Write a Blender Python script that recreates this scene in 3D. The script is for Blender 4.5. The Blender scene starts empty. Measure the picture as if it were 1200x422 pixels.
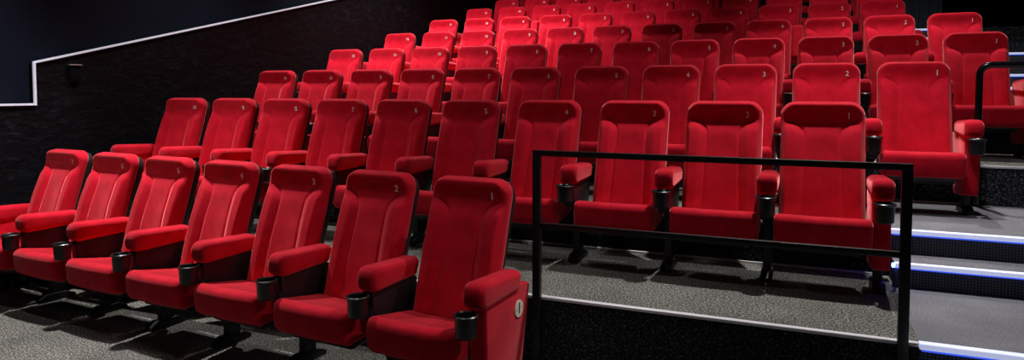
import bpy, bmesh, math, random
from mathutils import Vector, Matrix
random.seed(4)
S = bpy.context.scene
C = S.collection

# ------------------------------------------------------------------ materials
def node_mat(name):
    m = bpy.data.materials.new(name); m.use_nodes = True
    nt = m.node_tree; b = nt.nodes['Principled BSDF']
    return m, nt, b

def simple(name, col, rough=0.5, metal=0.0, emis=None, strength=0.0, spec=0.5):
    m, nt, b = node_mat(name)
    b.inputs['Base Color'].default_value = (*col, 1)
    b.inputs['Roughness'].default_value = rough
    b.inputs['Metallic'].default_value = metal
    b.inputs['Specular IOR Level'].default_value = spec
    if emis:
        b.inputs['Emission Color'].default_value = (*emis, 1)
        b.inputs['Emission Strength'].default_value = strength
    return m

def noise_ramp(nt, scale, stops, detail=4, rough=0.6, coord='Object', mapscale=None):
    tc = nt.nodes.new('ShaderNodeTexCoord')
    n = nt.nodes.new('ShaderNodeTexNoise'); n.inputs['Scale'].default_value = scale
    n.inputs['Detail'].default_value = detail; n.inputs['Roughness'].default_value = rough
    src = tc.outputs[coord]
    if mapscale:
        mp = nt.nodes.new('ShaderNodeMapping'); mp.inputs['Scale'].default_value = mapscale
        nt.links.new(src, mp.inputs[0]); src = mp.outputs[0]
    nt.links.new(src, n.inputs['Vector'])
    r = nt.nodes.new('ShaderNodeValToRGB')
    els = r.color_ramp.elements
    els[0].position, els[0].color = stops[0][0], (*stops[0][1], 1)
    els[1].position, els[1].color = stops[-1][0], (*stops[-1][1], 1)
    for p, c in stops[1:-1]:
        e = els.new(p); e.color = (*c, 1)
    nt.links.new(n.outputs['Fac'], r.inputs['Fac'])
    return n, r

def velvet():
    m, nt, b = node_mat('red_velvet')
    oi = nt.nodes.new('ShaderNodeObjectInfo')
    n, r = noise_ramp(nt, 7.0, [(0.3, (0.44, 0.002, 0.013)), (0.5, (0.56, 0.004, 0.021)), (0.72, (0.68, 0.008, 0.030))], 5, 0.65)
    n2 = nt.nodes.new('ShaderNodeTexNoise'); n2.inputs['Scale'].default_value = 420
    tc = nt.nodes.new('ShaderNodeTexCoord'); nt.links.new(tc.outputs['Object'], n2.inputs['Vector'])
    bp = nt.nodes.new('ShaderNodeBump'); bp.inputs['Strength'].default_value = 0.25; bp.inputs['Distance'].default_value = 0.002
    nt.links.new(n2.outputs['Fac'], bp.inputs['Height'])
    nt.links.new(bp.outputs['Normal'], b.inputs['Normal'])
    nt.links.new(r.outputs['Color'], b.inputs['Base Color'])
    b.inputs['Roughness'].default_value = 0.85
    b.inputs['Specular IOR Level'].default_value = 0.12
    b.inputs['Sheen Weight'].default_value = 1.0
    b.inputs['Sheen Roughness'].default_value = 0.38
    b.inputs['Sheen Tint'].default_value = (1.0, 0.26, 0.28, 1)
    return m
VELVET = velvet()
PLASTIC = simple('black_plastic', (0.010, 0.010, 0.012), 0.32)
SHELL = simple('black_shell', (0.012, 0.012, 0.014), 0.45)
METAL = simple('black_powder_metal', (0.006, 0.006, 0.008), 0.4)
GLOSS = simple('black_gloss_tube', (0.006, 0.006, 0.008), 0.18)
NUMBER = simple('white_thread', (0.85, 0.80, 0.80), 0.7)
BADGE = simple('cream_badge', (0.88, 0.83, 0.68), 0.45)
INK = simple('black_ink', (0.01, 0.01, 0.01), 0.5)
SILVER = simple('grey_screw', (0.5, 0.5, 0.5), 0.3, 1.0)
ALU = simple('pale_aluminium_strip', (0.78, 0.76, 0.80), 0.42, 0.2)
LED = simple('lit_white_nosing', (0.8, 0.82, 0.95), 0.4, 0.0, (0.62, 0.68, 1.0), 0.55)
BLUE = simple('blue_led_line', (0.05, 0.1, 0.6), 0.4, 0.0, (0.04, 0.12, 1.0), 0.7)
BLUEDOT = simple('blue_led_spot', (0.05, 0.1, 0.6), 0.4, 0.0, (0.05, 0.12, 1.0), 30.0)
STRIPL = simple('wall_light_strip', (0.6, 0.6, 0.66), 0.4, 0.0, (0.80, 0.80, 0.95), 0.36)

def carpet(name, stops, scale=150, bump=0.5):
    m, nt, b = node_mat(name)
    n, r = noise_ramp(nt, scale, stops, 3, 0.75)
    n3, r3 = noise_ramp(nt, 2.2, [(0.3, (0.72,)*3), (0.7, (1.15,)*3)], 4, 0.6)
    mx = nt.nodes.new('ShaderNodeMix'); mx.data_type = 'RGBA'; mx.blend_type = 'MULTIPLY'; mx.inputs['Factor'].default_value = 1
    nt.links.new(r.outputs['Color'], mx.inputs['A']); nt.links.new(r3.outputs['Color'], mx.inputs['B'])
    nt.links.new(mx.outputs['Result'], b.inputs['Base Color'])
    bp = nt.nodes.new('ShaderNodeBump'); bp.inputs['Strength'].default_value = bump; bp.inputs['Distance'].default_value = 0.004
    nt.links.new(n.outputs['Fac'], bp.inputs['Height']); nt.links.new(bp.outputs['Normal'], b.inputs['Normal'])
    b.inputs['Roughness'].default_value = 0.95; b.inputs['Specular IOR Level'].default_value = 0.1
    return m
CARPET = carpet('grey_speckled_carpet', [(0.36, (0.022, 0.021, 0.020)), (0.50, (0.11, 0.107, 0.098)), (0.63, (0.44, 0.43, 0.39))], 95)
RISER = carpet('dark_speckled_riser_carpet', [(0.44, (0.008, 0.008, 0.010)), (0.57, (0.04, 0.04, 0.05)), (0.70, (0.22, 0.22, 0.26))], 85)
STAIR = carpet('blue_grey_stair_carpet', [(0.35, (0.12, 0.12, 0.135)), (0.65, (0.25, 0.25, 0.275))], 110, 0.3)

def diamond():
    m, nt, b = node_mat('diamond_rib_riser')
    tc = nt.nodes.new('ShaderNodeTexCoord')
    sep = nt.nodes.new('ShaderNodeSeparateXYZ'); nt.links.new(tc.outputs['Object'], sep.inputs[0])
    outs = []
    for sgn in (1, -1):
        a = nt.nodes.new('ShaderNodeMath'); a.operation = 'MULTIPLY'; a.inputs[1].default_value = sgn * 1.0
        nt.links.new(sep.outputs['X'], a.inputs[0])
        c = nt.nodes.new('ShaderNodeMath'); c.operation = 'ADD'
        nt.links.new(a.outputs[0], c.inputs[0]); nt.links.new(sep.outputs['Z'], c.inputs[1])
        d = nt.nodes.new('ShaderNodeMath'); d.operation = 'MULTIPLY'; d.inputs[1].default_value = 210
        nt.links.new(c.outputs[0], d.inputs[0])
        s = nt.nodes.new('ShaderNodeMath'); s.operation = 'SINE'; nt.links.new(d.outputs[0], s.inputs[0])
        outs.append(s)
    mu = nt.nodes.new('ShaderNodeMath'); mu.operation = 'MULTIPLY'
    nt.links.new(outs[0].outputs[0], mu.inputs[0]); nt.links.new(outs[1].outputs[0], mu.inputs[1])
    r = nt.nodes.new('ShaderNodeValToRGB')
    r.color_ramp.elements[0].position = 0.0; r.color_ramp.elements[0].color = (0.015, 0.016, 0.022, 1)
    r.color_ramp.elements[1].position = 0.6; r.color_ramp.elements[1].color = (0.10, 0.11, 0.15, 1)
    nt.links.new(mu.outputs[0], r.inputs['Fac']); nt.links.new(r.outputs['Color'], b.inputs['Base Color'])
    bp = nt.nodes.new('ShaderNodeBump'); bp.inputs['Strength'].default_value = 0.5; bp.inputs['Distance'].default_value = 0.004
    nt.links.new(mu.outputs[0], bp.inputs['Height']); nt.links.new(bp.outputs['Normal'], b.inputs['Normal'])
    b.inputs['Roughness'].default_value = 0.6
    return m
DIAMOND = diamond()

def wallmat(name, stops, scale, bump, rough=0.55):
    m, nt, b = node_mat(name)
    n, r = noise_ramp(nt, scale, stops, 8, 0.7, mapscale=(1, 1, 1.5))
    nt.links.new(r.outputs['Color'], b.inputs['Base Color'])
    bp = nt.nodes.new('ShaderNodeBump'); bp.inputs['Strength'].default_value = bump; bp.inputs['Distance'].default_value = 0.02
    nt.links.new(n.outputs['Fac'], bp.inputs['Height']); nt.links.new(bp.outputs['Normal'], b.inputs['Normal'])
    b.inputs['Roughness'].default_value = rough; b.inputs['Specular IOR Level'].default_value = 0.12
    return m
ROUGHWALL = wallmat('rough_black_plaster', [(0.44, (0.0006, 0.0012, 0.003)), (0.56, (0.0014, 0.0024, 0.005)), (0.74, (0.014, 0.018, 0.027))], 9, 1.0)
NAVY = wallmat('dark_navy_paint', [(0.3, (0.003, 0.0055, 0.014)), (0.7, (0.005, 0.008, 0.019))], 3, 0.1, 0.8)
BLACKWALL = simple('matt_black_wall', (0.003, 0.003, 0.004), 0.9, spec=0.1)
CURTAIN = simple('grey_black_curtain', (0.13, 0.145, 0.18), 0.85, spec=0.2)

# ------------------------------------------------------------------ helpers
def tag(o, label=None, cat=None, group=None, kind=None):
    if label: o['label'] = label
    if cat: o['category'] = cat
    if group: o['group'] = group
    if kind: o['kind'] = kind
    return o

def mesh(name, bm, mats, smooth=False, angle=40):
    bmesh.ops.recalc_face_normals(bm, faces=bm.faces)
    me = bpy.data.meshes.new(name); bm.to_mesh(me); bm.free()
    for m in (mats if isinstance(mats, (list, tuple)) else [mats]): me.materials.append(m)
    if smooth:
        for p in me.polygons: p.use_smooth = True
        me.set_sharp_from_angle(angle=math.radians(angle))
    return me

def obj(name, me, parent=None, loc=(0, 0, 0), rot=(0, 0, 0)):
    o = bpy.data.objects.new(name, me); C.objects.link(o)
    o.location = loc; o.rotation_euler = rot
    if parent: o.parent = parent
    return o

def add_box(bm, x0, x1, y0, y1, z0, z1, mi=0):
    r = bmesh.ops.create_cube(bm, size=1)
    for v in r['verts']:
        v.co = Vector(((x0+x1)/2 + v.co.x*(x1-x0), (y0+y1)/2 + v.co.y*(y1-y0), (z0+z1)/2 + v.co.z*(z1-z0)))
    fs = set(f for v in r['verts'] for f in v.link_faces)
    for f in fs: f.material_index = mi
    return r['verts'], fs

def bevel_all(bm, w, seg=2):
    bmesh.ops.bevel(bm, geom=bm.edges[:], offset=w, segments=seg, profile=0.5, affect='EDGES')

def box_mesh(name, dims, mat, bev=0.004, seg=2):
    bm = bmesh.new(); add_box(bm, *dims)
    if bev: bevel_all(bm, bev, seg)
    return mesh(name, bm, mat, True)

def round_poly(pts, n=7):
    """pts: (a, b, radius) -> rounded closed outline"""
    out = []; N = len(pts)
    for i in range(N):
        p = Vector(pts[i][:2]); r = pts[i][2]
        a = Vector(pts[i-1][:2]); b = Vector(pts[(i+1) % N][:2])
        u = (a-p).normalized(); v = (b-p).normalized()
        ang = u.angle(v); t = r/math.tan(ang/2)
        c = p + (u+v).normalized()*(r/math.sin(ang/2))
        s = p+u*t; e = p+v*t
        a0 = math.atan2(s.y-c.y, s.x-c.x); a1 = math.atan2(e.y-c.y, e.x-c.x)
        d = (a1-a0+math.pi) % (2*math.pi)-math.pi
        for k in range(n+1):
            q = a0+d*k/n; out.append((c.x+r*math.cos(q), c.y+r*math.sin(q)))
    return out

def densify(pts, step):
    out = []
    for i, p in enumerate(pts):
        q = pts[(i+1) % len(pts)]
        L = math.hypot(q[0]-p[0], q[1]-p[1]); n = max(1, int(L/step))
        for k in range(n): out.append((p[0]+(q[0]-p[0])*k/n, p[1]+(q[1]-p[1])*k/n))
    return out

def loft(profile, hw, r, disp=None, nr=5, nm=10, step=0.03):
    """pillow shape: profile in (y, z) swept along x from -hw to hw, ends rounded by radius r"""
    prof = densify(profile, step); N = len(prof)
    area = sum(prof[i][0]*prof[(i+1) % N][1]-prof[(i+1) % N][0]*prof[i][1] for i in range(N))
    sg = 1 if area > 0 else -1
    nrm = []
    for i in range(N):
        a = prof[i-1]; b = prof[(i+1) % N]
        d = Vector((b[0]-a[0], b[1]-a[1])).normalized()
        nrm.append((-d.y*sg, d.x*sg))            # inward
    secs = []
    for k in range(nr+1):
        th = math.pi/2*k/nr
        secs.append((-hw + r*(1-math.cos(th)), r*(1-math.sin(th))))
    mids = [(-hw+r+(2*(hw-r))*k/nm, 0) for k in range(1, nm)]
    secs = secs + mids + [(-x, i) for x, i in reversed(secs)]
    bm = bmesh.new(); rings = []
    for x, ins in secs:
        ring = []
        for i in range(N):
            y = prof[i][0]+nrm[i][0]*ins; z = prof[i][1]+nrm[i][1]*ins
            if disp: y, z = disp(x, y, z, -nrm[i][0], -nrm[i][1])
            ring.append(bm.verts.new((x, y, z)))
        rings.append(ring)
    for a, b in zip(rings, rings[1:]):
        for i in range(N):
            bm.faces.new((a[i], a[(i+1) % N], b[(i+1) % N], b[i]))
    bm.faces.new(rings[0]); bm.faces.new(list(reversed(rings[-1])))
    return bm

def sstep(a, b, x):
    t = max(0, min(1, (x-a)/(b-a))); return t*t*(3-2*t)

def cyl(bm, p, q, r, n=16, r2=None):
    p = Vector(p); q = Vector(q); d = q-p
    res = bmesh.ops.create_cone(bm, cap_ends=True, segments=n, radius1=r, radius2=r if r2 is None else r2, depth=d.length)
    M = Matrix.Translation((p+q)/2) @ d.to_track_quat('Z', 'Y').to_matrix().to_4x4()
    bmesh.ops.transform(bm, matrix=M, verts=res['verts'])

def lathe(bm, prof, n=28):
    rings = []
    for r, z in prof:
        rings.append([bm.verts.new((r*math.cos(2*math.pi*k/n), r*math.sin(2*math.pi*k/n), z)) for k in range(n)])
    for a, b in zip(rings, rings[1:]):
        for k in range(n): bm.faces.new((a[k], a[(k+1) % n], b[(k+1) % n], b[k]))
    bm.faces.new(list(reversed(rings[0]))); bm.faces.new(rings[-1])

def tube(path, r, n=12):
    bm = bmesh.new(); rings = []; P = [Vector(p) for p in path]; up = Vector((0, 1, 0))
    for i, p in enumerate(P):
        d = (P[min(i+1, len(P)-1)]-P[max(i-1, 0)]).normalized()
        a = d.cross(up).normalized(); b = d.cross(a).normalized()
        rings.append([bm.verts.new(p+a*r*math.cos(2*math.pi*k/n)+b*r*math.sin(2*math.pi*k/n)) for k in range(n)])
    for a, b in zip(rings, rings[1:]):
        for k in range(n): bm.faces.new((a[k], a[(k+1) % n], b[(k+1) % n], b[k]))
    bm.faces.new(list(reversed(rings[0]))); bm.faces.new(rings[-1])
    return bm

def text_mesh(s, size, mat, depth=0.0012, bold=0.03):
    cu = bpy.data.curves.new('t', 'FONT'); cu.body = s; cu.size = size
    cu.align_x = 'CENTER'; cu.align_y = 'CENTER'; cu.extrude = depth; cu.offset = size*bold
    o = bpy.data.objects.new('t', cu); C.objects.link(o)
    dg = bpy.context.evaluated_depsgraph_get(); dg.update()
    me = bpy.data.meshes.new_from_object(o.evaluated_get(dg))
    me.materials.clear(); me.materials.append(mat)
    bpy.data.objects.remove(o); bpy.data.curves.remove(cu)
    return me

# ------------------------------------------------------------------ seat parts (local: faces -y, floor z=0, top edge of back at y=0)
HW, LB = 0.230, 0.738
B0 = Vector((0, -0.2154, 0.3287))
TAU = Vector((0, 0.205, 0.66)).normalized()
NRM = Vector((0, -TAU.z, TAU.y))
def bp_(x, l, d):            # l measured from the top of the back
    return B0 + TAU*(LB-l) + Vector((x, 0, 0)) + NRM*d

def back_shape(hw, L, rt, rb, re):
    """returns half width at l and distance to outline"""
    def halfw(l):
        if l < rt: return hw-rt+math.sqrt(max(0, rt*rt-(rt-l)**2))
        if L-l < rb: return hw-rb+math.sqrt(max(0, rb*rb-(rb-(L-l))**2))
        return hw
    def edge(x, l):
        x = abs(x)
        R = rt if l < L/2 else rb
        ll = l if l < L/2 else L-l
        if x > hw-R and ll < R: return R-math.hypot(x-(hw-R), R-ll)
        return min(hw-x, ll)
    return halfw, edge

def front_disp(x, l):
    ax = abs(x)
    d = 0.028*math.exp(-((l-0.030)/0.058)**2)                      # roll along the top edge
    d -= 0.008*math.exp(-((l-0.15)/0.05)**2)
    d += 0.014*sstep(0.16, 0.40, l)*(1-sstep(0.50, 0.69, l)*0.6)   # lumbar belly
    d -= 0.010*math.exp(-((x)/0.10)**2)*sstep(0.2, 0.35, l)        # hollow between the bolsters
    if l > 0.12:
        t = min(1, max(0, (0.225-l)/0.105))
        xl = 0.225 - 0.128*math.sqrt(1-t*t) + 0.012*max(0, (l-0.3))/0.4
        fade = sstep(0.120, 0.200, l)
        d += fade*0.020*sstep(0.0, 0.055, ax-xl)
        d -= sstep(0.118, 0.13, l)*0.007*math.exp(-((ax-xl)/0.0065)**2)
    return d

def make_backrest():
    re_ = 0.034; halfw, edge = back_shape(HW, LB, 0.085, 0.04, re_)
    NX, NL = 80, 100
    bm = bmesh.new(); grid = []
    for j in range(NL+1):
        l = LB*(0.5-0.5*math.cos(math.pi*j/NL))*0.6 + LB*(j/NL)*0.4
        l = min(max(l, 0.0), LB); w = halfw(l); row = []
        for i in range(NX+1):
            u = -1+2*i/NX; s = math.sin(u*math.pi/2)*0.55+u*0.45
            x = s*w; e = max(0, edge(x, l))
            d = front_disp(x, l)*sstep(0, re_*1.1, e)
            if e < re_: d -= re_-math.sqrt(max(0, re_*re_-(re_-e)**2))
            row.append(bm.verts.new(bp_(x, l, d)))
        grid.append(row)
    for j in range(NL):
        for i in range(NX):
            bm.faces.new((grid[j][i], grid[j+1][i], grid[j+1][i+1], grid[j][i+1]))
    loop = grid[0] + [grid[j][NX] for j in range(1, NL+1)] + list(reversed(grid[NL][:-1])) + [grid[j][0] for j in range(NL-1, 0, -1)]
    prev = loop
    c0 = bp_(0, LB/2, 0)
    for dd, ins in ((-0.014, 0.0), (-0.020, 0.004), (-0.022, 0.012)):
        new = []
        for v0 in loop:
            q = v0.co.copy()
            inpl = q - c0 - NRM*((q-c0).dot(NRM))
            q = q + NRM*dd - inpl.normalized()*ins
            new.append(bm.verts.new(q))
        for k in range(len(loop)):
            a, b = prev[k], prev[(k+1) % len(loop)]; c, d = new[(k+1) % len(loop)], new[k]
            try: bm.faces.new((a, b, c, d))
            except ValueError: pass
        prev = new
    bm.faces.new(prev)
    return mesh('backrest', bm, VELVET, True, 55)

def make_shell():
    pts = round_poly([(-HW+0.001, 0.008, 0.085), (HW-0.001, 0.008, 0.085), (HW-0.02, LB+0.0, 0.03), (-HW+0.02, LB+0.0, 0.03)], 8)
    bm = bmesh.new(); rings = []
    for d, ins in ((-0.055, 0), (-0.090, 0), (-0.100, 0.006), (-0.105, 0.016)):
        ring = []
        for x, l in pts:
            k = 1-ins/0.24; ring.append(bm.verts.new(bp_(x*k, LB/2+(l-LB/2)*(1-ins/0.35), d)))
        rings.append(ring)
    N = len(pts)
    for a, b in zip(rings, rings[1:]):
        for i in range(N): bm.faces.new((a[i], a[(i+1) % N], b[(i+1) % N], b[i]))
    bm.faces.new(rings[0]); bm.faces.new(list(reversed(rings[-1])))
    return mesh('back_shell', bm, SHELL, True, 50)

def make_pan():
    prof = round_poly([(-0.565, 0.432, 0.045), (-0.550, 0.245, 0.055), (-0.225, 0.275, 0.03), (-0.215, 0.368, 0.02)], 7)
    def disp(x, y, z, ny, nz):
        k = (1-(x/0.235)**2)
        if nz > 0.3: z -= 0.010*k*sstep(-0.56, -0.42, y)
        if ny < -0.5: y -= 0.012*k
        return y, z
    return mesh('seat_cushion', loft(prof, 0.242, 0.03, disp, 6, 14), VELVET, True, 60)

def make_arm():
    prof = round_poly([(-0.490, 0.628, 0.050), (-0.486, 0.508, 0.045), (-0.125, 0.518, 0.02), (-0.09, 0.606, 0.025)], 8)
    def disp(x, y, z, ny, nz):
        if nz > 0.3: z += 0.006*(1-(x/0.056)**2)
        return y, z
    return mesh('armrest', loft(prof, 0.055, 0.028, disp, 6, 6), VELVET, True, 60)

def make_end_panel():
    prof = round_poly([(-0.44, 0.52, 0.02), (-0.425, 0.135, 0.03), (-0.095, 0.10, 0.04), (0.0, 0.53, 0.02), (-0.10, 0.545, 0.02)], 6)
    return mesh('side_panel', loft(prof, 0.044, 0.012, None, 4, 3, 0.06), VELVET, True, 50)

def make_frame():
    prof = round_poly([(-0.47, 0.512, 0.02), (-0.455, 0.375, 0.03), (-0.15, 0.30, 0.03), (-0.10, 0.514, 0.02)], 5)
    return mesh('side_frame', loft(prof, 0.034, 0.006, None, 3, 2, 0.08), SHELL, True, 50)

def make_cup():
    bm = bmesh.new()
    lathe(bm, [(0.040, 0.0), (0.046, 0.006), (0.049, 0.085), (0.0545, 0.09), (0.0555, 0.098), (0.050, 0.102), (0.045, 0.096), (0.042, 0.02), (0.0, 0.02)][:-1])
    return mesh('cup_holder', bm, PLASTIC, True, 35)

def make_leg():
    bm = bmesh.new()
    add_box(bm, -0.022, 0.022, -0.30, -0.21, 0.02, 0.36)
    add_box(bm, -0.022, 0.022, -0.34, -0.18, 0.30, 0.37)
    bevel_all(bm, 0.004, 1)
    return mesh('leg', bm, METAL, True)
def make_foot():
    prof = round_poly([(-0.38, 0.022, 0.008), (-0.38, 0.0, 0.004), (-0.14, 0.0, 0.004), (-0.14, 0.022, 0.008), (-0.20, 0.05, 0.01), (-0.33, 0.05, 0.01)], 3)
    return mesh('foot', loft(prof, 0.032, 0.004, None, 2, 2, 0.1), METAL, True)
def make_base():
    prof = round_poly([(-0.50, 0.27, 0.02), (-0.46, 0.205, 0.03), (-0.26, 0.22, 0.02), (-0.24, 0.29, 0.02)], 4)
    return mesh('seat_base', loft(prof, 0.20, 0.02, None, 3, 4, 0.08), METAL, True)

MB = {'backrest': make_backrest(), 'back_shell': make_shell(), 'seat_cushion': make_pan(), 'armrest': make_arm(),
      'side_panel': make_end_panel(), 'side_frame': make_frame(), 'cup_holder': make_cup(), 'leg': make_leg(), 'foot': make_foot(),
      'seat_base': make_base()}
bm = bmesh.new(); cyl(bm, (0, 0, 0), (0, 0, 0.06), 0.007, 10); bevel_all(bm, 0.001, 1)
MB['bolt'] = mesh('bolt', bm, SILVER, True)
NUM = {}
numrot = Matrix((Vector((1, 0, 0)), TAU, NRM)).transposed().to_euler()
def num_mesh(n):
    if n not in NUM:                       # stitched onto the curved fabric
        me = text_mesh(str(n), 0.048 if n < 10 else 0.041, NUMBER, 0.0015, 0.012)
        bm = bmesh.new(); bm.from_mesh(me)
        bmesh.ops.triangulate(bm, faces=bm.faces[:])
        for _ in range(2):
            bmesh.ops.subdivide_edges(bm, edges=[e for e in bm.edges if e.calc_length() > 0.006], cuts=1)
        for v in bm.verts:
            x = 0.142+v.co.x; l = 0.100-v.co.y
            v.co = bp_(x, l, front_disp(x, l)+0.0016+v.co.z)
        bm.to_mesh(me); bm.free(); NUM[n] = me
    return NUM[n]

ORD = {1: 'first', 2: 'second', 3: 'third', 4: 'fourth', 5: 'fifth', 6: 'sixth', 7: 'seventh', 8: 'eighth', 9: 'ninth', 10: 'tenth', 11: 'eleventh', 12: 'twelfth'}

def child(root, name, loc=(0, 0, 0), rot=(0, 0, 0), me=None):
    return obj(name, me or MB[name], root, loc, rot)

# prototypes of the repeated seats, copied below with obj.copy()
def make_proto():
    r = bpy.data.objects.new('cinema_seat', None); C.objects.link(r)
    b = child(r, 'backrest'); child(b, 'back_shell')
    s = child(r, 'seat_cushion'); child(s, 'seat_base')
    child(r, 'armrest', (0.29, 0, 0)); child(r, 'cup_holder', (0.29, -0.535, 0.412))
    l = child(r, 'leg', (0.29, 0, 0)); child(l, 'foot')
    child(r, 'side_frame', (0.29, 0, 0))
    return r
proto = make_proto()
def copy_tree(o, parent=None):
    c = o.copy(); C.objects.link(c)
    if parent: c.parent = parent
    for ch in list(o.children): copy_tree(ch, c)
    return c

def seat(x, y, z, rz, n, row, total, adx, end_r, end_l, last=False):
    r = proto if last else copy_tree(proto)
    r.location = (x, y, z); r.rotation_euler = (0, 0, rz)
    if n == 1: place = 'nearest the aisle'
    elif n == total: place = 'nearest the left wall'
    else: place = '%s from the aisle' % ORD[n]
    lab = 'red cinema seat numbered %d, %s, %s' % (n, place, 'front row' if row == 1 else ORD[row] + ' row from the front')
    tag(r, lab, 'seat', 'red cinema seats in the %s row' % ORD[row])
    for ch in list(r.children):
        base = ch.name.split('.')[0]
        if base in ('armrest', 'cup_holder', 'leg', 'side_frame'):
            ch.location.x = adx
            if base == 'armrest' and (row, n) in ((5, 4), (6, 9)):        # this armrest is folded up between the backs
                M = Matrix.Rotation(math.radians(-107), 4, 'X'); pv = Vector((0, -0.10, 0.55))
                q = Vector((0, -0.085, 0.585)) - (M @ pv)
                ch.location = (adx, q.y, q.z); ch.rotation_euler = M.to_euler()
                tag(ch, 'armrest folded upright between two backs')
            if base == 'side_frame' and end_r:
                ch.data = MB['side_panel']; ch.name = 'side_panel'
        if base == 'backrest':
            child(ch, 'seat_number', me=num_mesh(n))
    if end_l:
        child(r, 'armrest', (-0.29, 0, 0)); child(r, 'cup_holder', (-0.29, -0.535, 0.412))
        child(r, 'side_panel', (-0.29, 0, 0)); l = child(r, 'leg', (-0.29, 0, 0)); child(l, 'foot')
    return r

FZ = [0.0, 0.379, 0.652, 0.934, 1.210, 1.497, 1.783, 2.064, 2.350]
RY = [3.11, 4.511, 5.668, 6.83, 7.978, 9.116, 10.255, 11.40, 12.55]
YF = [None, 3.375, 4.57, 5.78, 6.93, 8.07, 9.21, 10.35, 11.50, 12.75]
ROWS = {
 1: [0.093, -0.47, -1.044, -1.644, -2.253, -2.834, -3.404, -3.965, -4.526, -5.086],
 2: [0.705, 0.135, -0.438, -1.012, -1.596, -2.197, -2.768, -3.344, -3.921, -4.512, -5.085],
 3: [1.293, 0.725, 0.155, -0.414, -0.995, -1.569, -2.159, -2.751, -3.335, -3.921, -4.501, -5.08],
 4: [1.333, 0.765, 0.2, -0.385, -0.952, -1.535, -2.123, -2.704, -3.293, -3.881, -4.455, -5.041],
 5: [0.806, 0.236, -0.334, -0.909, -1.49, -2.069, -2.652, -3.23, -3.837, -4.408, -4.998],
 6: [0.83, 0.26, -0.30, -0.88, -1.455, -2.026, -2.613, -3.209, -3.784, -4.367, -4.956],
 7: [0.83-0.5785*i for i in range(11)],
 8: [0.83-0.578*i for i in range(11)]}
al = -0.08
A = [(-1.572-0.592*i*math.cos(al), 3.151-0.592*i*math.sin(al)) for i in range(7)]
for i, (x, y) in enumerate(A):
    s = seat(x, y, 0, al, i+1, 1, 7, 0.296, i == 0, i == 6)
    if i == 0: seatA1 = s
for r, xs in ROWS.items():
    for i, x in enumerate(xs):
        adx = 0.29 if i == 0 else (xs[i-1]-x)/2
        seat(x, RY[r], FZ[r], 0, i+1, r+1, len(xs), adx, i == 0, i == len(xs)-1, r == 8 and i == len(xs)-1)

# round row badge on the outer side of the first seat of the front row
panel = [c for c in seatA1.children if c.name.startswith('side_panel')][0]
bm = bmesh.new(); cyl(bm, (0.0440, 0, 0), (0.0475, 0, 0), 0.041, 36)
bd = child(panel, 'row_badge', (0, -0.125, 0.43), me=mesh('row_badge', bm, BADGE, True)); tag(bd, 'round cream row badge reading 1')
rotx = Matrix((Vector((0, 1, 0)), Vector((0, 0, 1)), Vector((1, 0, 0)))).transposed().to_euler()
t1 = text_mesh('1', 0.070, INK, bold=0.02)
bm = bmesh.new(); bm.from_mesh(t1)
bmesh.ops.transform(bm, matrix=Matrix.Translation((0.0478, 0, 0)) @ rotx.to_matrix().to_4x4(), verts=bm.verts)
for yy in (-0.027, 0.027): cyl(bm, (0.0472, yy, 0), (0.0484, yy, 0), 0.0035, 10)
bm.to_mesh(t1); bm.free()
# the badge print is part of the badge
bm = bmesh.new(); bm.from_mesh(bd.data); n0 = len(bm.faces); bm.from_mesh(t1)
bm.faces.ensure_lookup_table()
for f in bm.faces[n0:]: f.material_index = 1
bm.to_mesh(bd.data); bm.free(); bd.data.materials.append(INK)

# ------------------------------------------------------------------ tiers, stairs, nosings (setting)
XL, XR = -5.6, 3.9
def struct(name, me, loc=(0, 0, 0)):
    o = obj(name, me, None, loc); o['kind'] = 'structure'; return o

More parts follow.
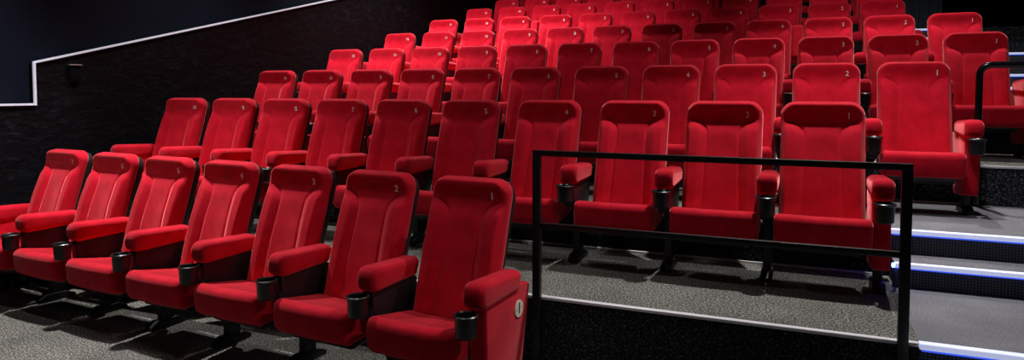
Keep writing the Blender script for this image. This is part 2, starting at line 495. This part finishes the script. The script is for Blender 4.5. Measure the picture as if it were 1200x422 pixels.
bm = bmesh.new(); add_box(bm, XL, XR, -1.2, YF[1]+0.02, -0.12, 0.0)
struct('floor', mesh('floor', bm, CARPET))
SX = {1: 0.47, 2: 0.47, 3: 2.55, 4: 2.55, 5: 1.75, 6: 1.75, 7: 1.2, 8: 1.2}    # where the stair flight in front of each tier begins
XE = {1: XR, 2: XR, 3: XR, 4: XR, 5: XR, 6: XR, 7: 2.2, 8: 1.75}
ntrim = [0]
def trim(me):
    ntrim[0] += 1
    return struct('trim_%d' % ntrim[0], me)
for r in range(1, 9):
    y0, y1, z = YF[r], YF[r+1] if r < 8 else 13.6, FZ[r]
    bm = bmesh.new(); vs, fs = add_box(bm, XL, XR, y0, y1+0.02, FZ[r-1]-0.1, z, 0)
    bm.normal_update()
    for f in fs:
        if f.normal.y < -0.5: f.material_index = 1
    struct('floor', mesh('floor', bm, [CARPET, RISER]))
    sx = SX[r]; xe = XE[r]
    # aluminium nosing along the front edge of the tier
    bm = bmesh.new(); add_box(bm, XL+0.01, sx, y0-0.008, y0+0.024, z-0.013, z+0.004); bevel_all(bm, 0.003, 1)
    trim(mesh('trim', bm, ALU, True))
    # stair flight
    n = 3 if r == 1 else 2
    rise = (z-FZ[r-1])/n
    xm = 3.0 if r == 7 else xe
    for k in range(1, n):
        sy = y0-0.27*(n-k); sz = FZ[r-1]+rise*k
        bm = bmesh.new(); vs, fs = add_box(bm, sx, xm, sy, y0+0.01, FZ[r-1]-0.02, sz, 0)
        bm.normal_update()
        for f in fs:
            if f.normal.y < -0.5: f.material_index = 1
            if f.normal.x < -0.5: f.material_index = 2
        struct('floor', mesh('floor', bm, [STAIR, DIAMOND, RISER]))
        bm = bmesh.new(); add_box(bm, sx, xm-0.01, sy-0.014, sy+0.026, sz-0.021, sz+0.004); bevel_all(bm, 0.003, 1)
        t = trim(mesh('trim', bm, LED, True))
        if r == 2:
            bm = bmesh.new(); add_box(bm, sx-0.014, sx-0.001, sy-0.016, sy+0.006, sz-0.022, sz); bevel_all(bm, 0.002, 1)
            obj('marker_light', mesh('marker_light', bm, BLUEDOT), t)
        bm = bmesh.new(); add_box(bm, sx+0.01, xm-0.02, sy-0.010, sy-0.002, sz-0.028, sz-0.022)
        obj('light_line', mesh('light_line', bm, BLUE), t)
    # carpet and riser of the tier where it crosses the stair
    bm = bmesh.new(); vs, fs = add_box(bm, sx, xe, y0-0.004, y1-0.02 if r > 1 else y1-0.02, z-rise-0.004, z+0.003, 0)
    bm.normal_update()
    for f in fs:
        if f.normal.y < -0.5: f.material_index = 1
    struct('floor', mesh('floor', bm, [STAIR, DIAMOND]))
    bm = bmesh.new(); add_box(bm, sx, xe-0.01, y0-0.016, y0+0.028, z-0.020, z+0.006); bevel_all(bm, 0.003, 1)
    t = trim(mesh('trim', bm, LED, True))
    bm = bmesh.new(); add_box(bm, sx+0.01, xe-0.02, y0-0.012, y0-0.006, z-0.028, z-0.021)
    obj('light_line', mesh('light_line', bm, BLUE), t)

# thin pale strip at the foot of each riser behind the seats
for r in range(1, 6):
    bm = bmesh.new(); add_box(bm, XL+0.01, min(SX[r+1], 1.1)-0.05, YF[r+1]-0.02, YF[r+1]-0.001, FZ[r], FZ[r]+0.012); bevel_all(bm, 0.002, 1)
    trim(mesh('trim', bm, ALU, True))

# ------------------------------------------------------------------ walls
def prism_x(x0, x1, poly, mat):
    bm = bmesh.new()
    a = [bm.verts.new((x0, y, z)) for y, z in poly]; b = [bm.verts.new((x1, y, z)) for y, z in poly]
    N = len(poly)
    for i in range(N): bm.faces.new((a[i], a[(i+1) % N], b[(i+1) % N], b[i]))
    bm.faces.new(a); bm.faces.new(list(reversed(b)))
    return mesh('wall', bm, mat)
ZS = 1.36; YK = 3.53; ZK = 1.690; SL = 0.2503
zt = ZK+SL*(13.6-YK)
struct('wall_left', prism_x(-5.72, -5.6, [(-1.2, -0.1), (13.6, -0.1), (13.6, zt), (YK, ZK), (YK, ZS), (-1.2, ZS)], ROUGHWALL))
struct('wall_left', prism_x(-5.80, -5.64, [(-1.2, ZS-0.02), (YK-0.01, ZS-0.02), (YK-0.01, ZK-0.02), (13.6, zt-0.03), (13.6, 6.2), (-1.2, 6.2)], NAVY))
struct('wall_back', prism_x(-5.72, 4.02, [(13.6, -0.1), (13.72, -0.1), (13.72, 6.2), (13.6, 6.2)], BLACKWALL))
struct('wall_right', prism_x(3.9, 4.02, [(-1.2, -0.1), (13.6, -0.1), (13.6, 6.2), (-1.2, 6.2)], BLACKWALL))

# lit strip following the edge of the wall panel
path = [(-1.1, ZS), (YK, ZS), (YK, ZK), (13.5, ZK+SL*(13.5-YK))]
h = 0.008
def seg_poly(p, q, w=h):
    d = Vector((q[0]-p[0], q[1]-p[1])).normalized(); n = Vector((-d.y, d.x))*w
    e = d*w
    return [(p[0]-e.x+n.x, p[1]-e.y+n.y), (q[0]+e.x+n.x, q[1]+e.y+n.y), (q[0]+e.x-n.x, q[1]+e.y-n.y), (p[0]-e.x-n.x, p[1]-e.y-n.y)]
root = bpy.data.objects.new('wall_light_strip', None); C.objects.link(root); root.location = (-5.6, YK, ZS)
tag(root, 'thin white light strip stepping up along the left wall above the seats', 'light strip')
for p, q in zip(path, path[1:]):
    me = prism_x(-5.602, -5.584, seg_poly(p, q), STRIPL)
    o = obj('strip_segment', me, root); o.matrix_parent_inverse = Matrix.Translation((5.6, -YK, -ZS))

# little wall fixture under the strip
t = bpy.data.objects.new('wall_fixture', None); C.objects.link(t); t.location = (-5.6, 3.86, 1.63)
tag(t, 'small black box fixture with grey top edge on the left wall', 'wall fixture')
obj('housing', box_mesh('housing', (0.0, 0.02, -0.045, 0.045, -0.09, 0.045), BLACKWALL, 0.004), t)
obj('top_plate', box_mesh('top_plate', (0.0, 0.03, -0.05, 0.05, 0.046, 0.056), simple('grey_plate', (0.35, 0.33, 0.32), 0.4), 0.002), t)

# curtain at the entrance behind the last rows
bm = bmesh.new(); cols = []
N = 120
for i in range(N+1):
    x = 1.20+0.78*i/N
    y = 12.9+0.035*math.sin(i*0.62)+0.018*math.sin(i*0.27+1)
    cols.append([bm.verts.new((x, y, 2.352)), bm.verts.new((x, y, 5.6)), bm.verts.new((x, y+0.012, 5.6)), bm.verts.new((x, y+0.012, 2.352))])
for a, b in zip(cols, cols[1:]):
    for k in range(4): bm.faces.new((a[k], a[(k+1) % 4], b[(k+1) % 4], b[k]))
bm.faces.new(cols[0]); bm.faces.new(list(reversed(cols[-1])))
cu = obj('curtain', mesh('curtain', bm, CURTAIN, True, 60))
tag(cu, 'dark grey pleated curtain hanging behind the back rows near the stairs', 'curtain')

# ------------------------------------------------------------------ railings
def make_guard():
    t = bpy.data.objects.new('guard_railing', None); C.objects.link(t); t.location = (-0.44, 3.36, 0.379)
    tag(t, 'black rectangular steel guard railing in front of the second row', 'railing')
    xl, xr, y = -0.845, 0.845, -0.004
    zb = -0.33
    for x in (xl, xr):
        obj('post', box_mesh('post', (x-0.021, x+0.021, y-0.021, y+0.013, zb, 0.750), METAL, 0.003), t)
    obj('top_bar', box_mesh('top_bar', (xl-0.021, xr+0.021, y-0.021, y+0.013, 0.7505, 0.780), METAL, 0.003), t)
    obj('middle_bar', box_mesh('middle_bar', (xl+0.0215, xr-0.0215, y-0.016, y+0.010, 0.372, 0.400), METAL, 0.003), t)
    for x, z in ((xl+0.05, -0.09), (xr-0.05, -0.09)):
        bm = bmesh.new(); cyl(bm, (x, 0.012, z), (x, 0.028, z), 0.010, 12)
        obj('bolt', mesh('bolt', bm, METAL, True), t)
        obj('mounting_plate', box_mesh('mounting_plate', (x-0.052 if x < 0 else x-0.02, x+0.02 if x < 0 else x+0.052, 0.0135, 0.0265, z-0.03, z+0.03), METAL, 0.002), t)
make_guard()

def make_handrail():
    t = bpy.data.objects.new('handrail', None); C.objects.link(t); t.location = (1.115, 5.72, 0.652)
    tag(t, 'glossy black tubular handrail with rounded corner at the right edge', 'handrail')
    H = 0.995; R = 0.07; path = [(0, 0, 0.0), (0, 0, 0.5), (0, 0, H-R)]
    for k in range(1, 9):
        a = math.pi/2*k/8; path.append((R-R*math.cos(a), 0, H-R+R*math.sin(a)))
    path += [(0.6, 0, H), (1.3, 0, H)]
    for k in range(1, 9):
        a = math.pi/2*k/8; path.append((1.3+R*math.sin(a), 0, H-R+R*math.cos(a)))
    path += [(1.37, 0, 0.5), (1.37, 0, 0.14)]
    obj('rail_tube', mesh('rail_tube', tube(path, 0.023, 16), GLOSS, True, 60), t)
    for z in (0.06, 0.24):
        bm = bmesh.new(); cyl(bm, (0.022, 0.02, z), (0.06, 0.045, z), 0.012, 12); cyl(bm, (0.045, 0.02, z), (0.045, 0.058, z), 0.017, 12)
        obj('wall_bracket', mesh('wall_bracket', bm, GLOSS, True), t)
make_handrail()

# ------------------------------------------------------------------ lights
def spot(loc, tgt, e, size=1.9, blend=0.7, rad=0.06, col=(1, 0.965, 0.94)):
    l = bpy.data.lights.new('spot', 'SPOT'); l.energy = e; l.spot_size = size; l.spot_blend = blend; l.shadow_soft_size = rad; l.color = col
    o = bpy.data.objects.new('ceiling_or_fill_spot', l); C.objects.link(o); o.location = loc
    o.rotation_euler = (Vector(tgt)-Vector(loc)).to_track_quat('-Z', 'Y').to_euler()
for x, y, z, tx, ty, tz, e, sz in [
    (-4.4, 3.4, 4.3, -4.3, 2.5, 0.5, 880, 1.35),
    (-4.5, 5.6, 5.0, -4.3, 5.0, 1.0, 560, 1.25),
    (-4.5, 8.8, 5.7, -4.4, 8.1, 1.5, 900, 1.3),
    (0.2, 4.6, 4.5, 0.2, 3.9, 0.5, 560, 1.35),
    (0.7, 7.2, 5.3, 0.9, 6.5, 1.0, 560, 1.3),
    (-5.0, 2.2, 5.6, -4.7, 4.6, 1.4, 280, 1.0),
    (-5.0, 4.5, 6.1, -4.5, 8.3, 2.4, 1900, 1.05),
    (0.2, 3.0, 5.8, 0.9, 6.3, 1.7, 190, 0.85),
    (0.3, 5.6, 6.2, 0.9, 9.4, 2.6, 420, 0.8),
    (-1.9, 7.8, 5.6, -1.9, 7.2, 1.0, 130, 1.4),  # added fill for the dark middle seats of the upper rows
    (1.9, 2.2, 4.0, -1.5, 3.0, 0.5, 130, 0.5),  # added from the right to brighten the row badge and its side panel
    (-1.5, 4.7, 5.0, -1.7, 5.8, 1.5, 130, 1.1),  # added fill over the middle seats around the third row
    (-2.3, 2.9, 4.3, -2.0, 3.1, 0.5, 95, 1.2)]:  # added to light the aisle-end seats of the front row
    spot((x, y, z), (tx, ty, tz), e, sz, 0.9)
def area(loc, tgt, e, sx, sy, col):
    l = bpy.data.lights.new('area', 'AREA'); l.energy = e; l.shape = 'RECTANGLE'; l.size = sx; l.size_y = sy; l.color = col
    o = bpy.data.objects.new('front_fill_light', l); C.objects.link(o); o.location = loc
    o.rotation_euler = (Vector(tgt)-Vector(loc)).to_track_quat('-Z', 'Y').to_euler()
area((-1.5, -0.6, 5.4), (-1.5, 6, 0.8), 5, 5.0, 1.2, (1, 0.94, 0.92))  # weak general fill added from the front, not a fitting of the room

w = bpy.data.worlds.new('World'); S.world = w; w.use_nodes = True
w.node_tree.nodes['Background'].inputs[0].default_value = (0.35, 0.45, 1.0, 1)
w.node_tree.nodes['Background'].inputs[1].default_value = 0.005

# ------------------------------------------------------------------ camera
cam = bpy.data.cameras.new('camera'); co = bpy.data.objects.new('camera', cam); C.objects.link(co); S.camera = co
cam.sensor_fit = 'HORIZONTAL'; cam.sensor_width = 36; cam.lens = 807.56/1200*36
cam.shift_y = -66.34/1200
cam.clip_start = 0.05
co.location = (0, 0, 1.472)
co.rotation_euler = (math.radians(90-2.769), 0, math.radians(23.073))
S.view_settings.view_transform = 'Standard'; S.view_settings.look = 'None'
S.view_settings.exposure = 0.0; S.view_settings.gamma = 1.0; S.view_settings.use_curve_mapping = False
